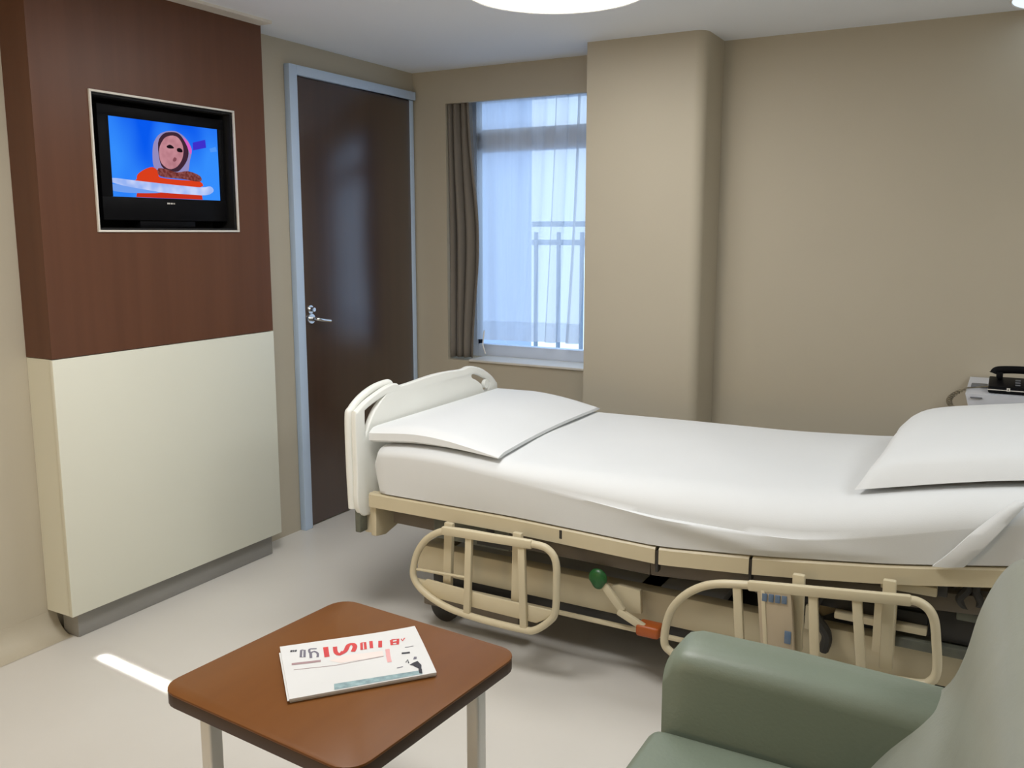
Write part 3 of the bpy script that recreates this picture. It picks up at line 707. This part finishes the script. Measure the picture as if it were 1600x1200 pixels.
blot([(.303, .885), (.905, .917), (.901, .985), (.295, .985)], 'ink_teal', 1); blot([(.886, .895), (.912, .894), (.901, .982), (.882, .97)], 'ink_dark', 2)
FT.build('front_page', [M[k] for k in INKS], npz, recalc=False, angle=40)

# ------------------------------------------------------------------ armchair
ach = thing('armchair', (-.25, 1.52, 0), 'sage green padded armchair in the foreground, facing the side table', 'armchair')
def soft_box(lo, hi, bev, seg=5): return MB().box(lo, hi, bev, seg)
def arm(y0, y1):
    # profile along x, padded top with rounded edges
    rings = []
    for k in range(25):
        t = k/24; x = -.605+t*.62
        e = min(1, t/.10); rr = math.sqrt(max(0, 1-(1-e)**2))
        zt_ = .603-.045*(1-rr)-.012*max(0, (t-.4)/.6); c = .045
        ya_, yb_ = y0+.012*(1-rr), y1-.012*(1-rr); ring = [(x, ya_, .13), (x, yb_, .13)]
        for j in range(7): a = PI/2*j/6; ring.append((x, yb_-c+c*math.cos(a), zt_-c+c*math.sin(a)))
        for j in range(1, 4): ring.append((x, yb_-c+(ya_+c-yb_+c)*j/4, zt_+.004*math.sin(PI*j/4)))
        for j in range(7): a = PI/2+PI/2*j/6; ring.append((x, ya_+c+c*math.cos(a), zt_-c+c*math.sin(a)))
        rings.append(ring)
    return MB().loft(rings)
arm(1.762, 1.925).build('arm', M['sage'], ach, angle=60)
arm(1.035, 1.195).build('arm', M['sage'], ach, angle=60)
MB().box((-.585, 1.20, .13), (.02, 1.757, .30), .015, 3).build('seat_base', M['sage'], ach)
soft_box((-.622, 1.199, .301), (-.02, 1.758, .425), .035).build('seat_cushion', M['sage'], ach, angle=60)
bp = [(-.20, .36), (-.185, .42), (-.145, .49), (-.09, .56), (-.045, .615), (-.022, .68), (-.006, .76), (.012, .82), (.035, .868), (.065, .895), (.11, .905), (.16, .90), (.195, .87), (.20, .80), (.16, .50), (.12, .30), (.08, .14), (-.0, .14), (-.08, .30)]
P = spline([(a, 0, b) for a, b in bp], 4, True); rings = []
n = 26
for j in range(n+1):
    s_ = j/n; y = 1.05+(1.908-1.05)*s_
    e = min(1, s_/.055, (1-s_)/.055); rr = math.sqrt(max(0, 1-(1-e)**2))
    cxx, czz = .05, .55
    k_ = .035*(1-rr)
    ring = []
    for p in P:
        d = Vector((p.x-cxx, 0, p.z-czz)); L = d.length
        q = d*(max(0, L-k_)/L)
        ring.append((cxx+q.x, y, czz+q.z))
    rings.append(ring)
MB().loft(rings).build('backrest', M['sage_grey'], ach, angle=60)
for x in (-.54, .06):
    for y in (1.10, 1.86): MB().lathe([(0, 0), (.018, 0), (.027, .132), (0, .132)], (x, y, 0), 16).build('leg', M['wood_dark'], ach)

# ------------------------------------------------------------------ bedside cabinet and telephone
bc = thing('bedside_cabinet', (.10, 4.08, 0), 'white bedside cabinet against the wall behind the pillow', 'cabinet')
MB().box((-.085, 3.88, .05), (.33, 4.30, .76), .006).build('body', M['cab'], bc)
tpz = MB(); lo, hi = [], []
a = [(-.088, 3.878, .76), (.335, 3.878, .76), (.335, 4.305, .76), (-.088, 4.305, .76)]; b = [(-.118, 3.855, .878), (.36, 3.855, .878), (.36, 4.325, .878), (-.118, 4.325, .878)]
tpz.loft([a, b]); tpz.build('tray_top', M['cab'], bc, smooth=False)
dw = MB(); dw.box((-.06, 3.872, .50), (.31, 3.882, .74), .004); dwo = dw.build('drawer', M['cab'], bc)
MB().box((.08, 3.862, .60), (.18, 3.874, .615), .003).build('handle', M['chrome'], dwo)
MB().box((-.100, 3.850, .862), (-.058, 3.862, .867), .001).build('slot', M['slot'], bc)
MB().box((-.05, 3.90, 0), (.30, 4.28, .05), .004).build('plinth', M['plinth'], bc)
bx_ = MB().box((-.105, 4.02, .8785), (-.045, 4.10, .886), .003); tag(bx_.build('remote_control', M['slot'], origin=(-.075, 4.06, .8785)), 'small dark remote lying on the white cabinet left of the telephone', 'remote control')
ph = thing('telephone', (.06, 3.98, .879), 'black desk telephone with handset on the white bedside cabinet', 'telephone')
pb = MB().prism([(3.905, .881), (3.90, .888), (3.912, .905), (4.05, .926), (4.06, .92), (4.06, .881)], lambda a_, b_, d: (d, a_, b_), -.042, .17, 0, .005).build('base', M['black'], ph, angle=30)
MB().bar((-.0425, 3.9005, .894), (.17, 3.9005, .894), .003, .003, .0008).build('trim_line', M['trim_white'], pb)
lb_ = MB().box((.022, 3.899, .891), (.034, 3.9075, .903), .0005).build('label_tag', M['trim_white'], pb)
MB().box((.026, 3.8985, .894), (.029, 3.9000, .900)).build('mark', M['ink_dark'], lb_)
for k in range(3):
    for j in range(3): MB().box((.05+k*.03, 3.93+j*.03, .9095+j*.0046), (.068+k*.03, 3.948+j*.03, .914+j*.0046), .0015).build('key', M['slot'], pb)
hsn = MB(); hsn.tube(spline([(-.022, 4.02, .941), (-.012, 4.02, .955), (.05, 4.02, .961), (.13, 4.02, .959), (.19, 4.02, .943)], 8), lambda t: .008+.004*abs(2*t-1)**3, 12, flat=1.9)
hsn.box((-.018, 3.998, .924), (.006, 4.042, .950), .005); hsn.box((.15, 3.998, .924), (.19, 4.042, .948), .005)
hsn.build('handset', M['black'], ph)
cc = MB(); cp_ = []
for k in range(140):
    t = k/139; a = t*2*PI*14
    bxx, bzz = -.13-.045*math.sin(t*PI), .885-.10*t
    cp_.append((bxx+.009*math.cos(a), 3.90+.02*t+.009*math.sin(a), bzz))
cc.tube(cp_, .0035, 6); cc.tube(spline([(-.04, 4.0, .89), (-.10, 3.98, .884), (-.122, 3.95, .884), (-.125, 3.90, .885)], 5), .003, 6)
cc.build('coiled_cord', M['cord'], ph)

# ------------------------------------------------------------------ light
W = bpy.data.worlds.new('sky'); scene.world = W; W.use_nodes = True
nt = W.node_tree; bg = nt.nodes['Background']; bg.inputs[0].default_value = (.62, .765, 1.0, 1); bg.inputs[1].default_value = 1.75
def area(name, loc, rot, sx, sy, e, c, spread=PI, portal=False, shape='RECTANGLE'):
    l = bpy.data.lights.new(name, 'AREA'); l.shape = shape; l.size = sx; l.size_y = sy; l.energy = e; l.color = c; l.spread = spread
    o = bpy.data.objects.new(name, l); COL.objects.link(o); o.location = loc; o.rotation_euler = rot
    if portal: l.cycles.is_portal = True
    return o
area('window_portal', ((WX0+WX1)/2, YB+.29, 1.5), (-PI/2, 0, 0), 1.0, 1.55, 1, (1, 1, 1), portal=True)
# unseen fill lights added under the ceiling, then the warm doorway light
area('room_fill_light', (-1.5, 1.6, H-.03), (0, 0, 0), .7, .7, 25, (1, .99, .97), shape='DISK')
area('bedside_fill_light', (1.25, 2.3, H-.03), (0, 0, 0), .8, .8, 20, (.95, .985, 1), shape='DISK')
area('entry_fill_light', (-1.0, -.8, H-.03), (0, 0, 0), .6, .6, 8, (1, .98, .94), shape='DISK')
area('doorway_lamp', (-2.2, -1.2, .95), (math.radians(90), 0, math.radians(8)), .6, .6, 11, (1, .70, .38))
# narrow beam of sun under the hem of the sheer
tgt = Vector((-2.418, 1.880, 0)); src = Vector((-2.418+.175, 1.880+2.78, 2.78*.3275))
dv = (tgt-src).normalized()
sb = area('sun_beam', tuple(src), (0, 0, 0), .66, .009, .35, (1, .97, .92), spread=math.radians(.3))
sb.rotation_euler = (dv.to_track_quat('-Z', 'Y') @ __import__('mathutils').Quaternion((0, 0, 1), math.radians(-.5))).to_euler()

# ------------------------------------------------------------------ camera
cd = bpy.data.cameras.new('camera'); cam = bpy.data.objects.new('camera', cd); COL.objects.link(cam)
cam.location = (0, 0, 1.5); cam.rotation_euler = (math.radians(90-8.8008), 0, math.radians(29.0527))
cd.sensor_width = 36; cd.lens = 1394.05/1600*36; cd.shift_y = -21.42/1600; cd.clip_start = .05
scene.camera = cam
scene.view_settings.view_transform = 'Standard'; scene.view_settings.look = 'None'
scene.view_settings.exposure = .24; scene.view_settings.gamma = 1; scene.view_settings.use_curve_mapping = False
scene.cycles.use_denoising = True
scene.cycles.max_bounces = 10; scene.cycles.transparent_max_bounces = 12; scene.cycles.diffuse_bounces = 6
scene.cycles.sample_clamp_indirect = 8
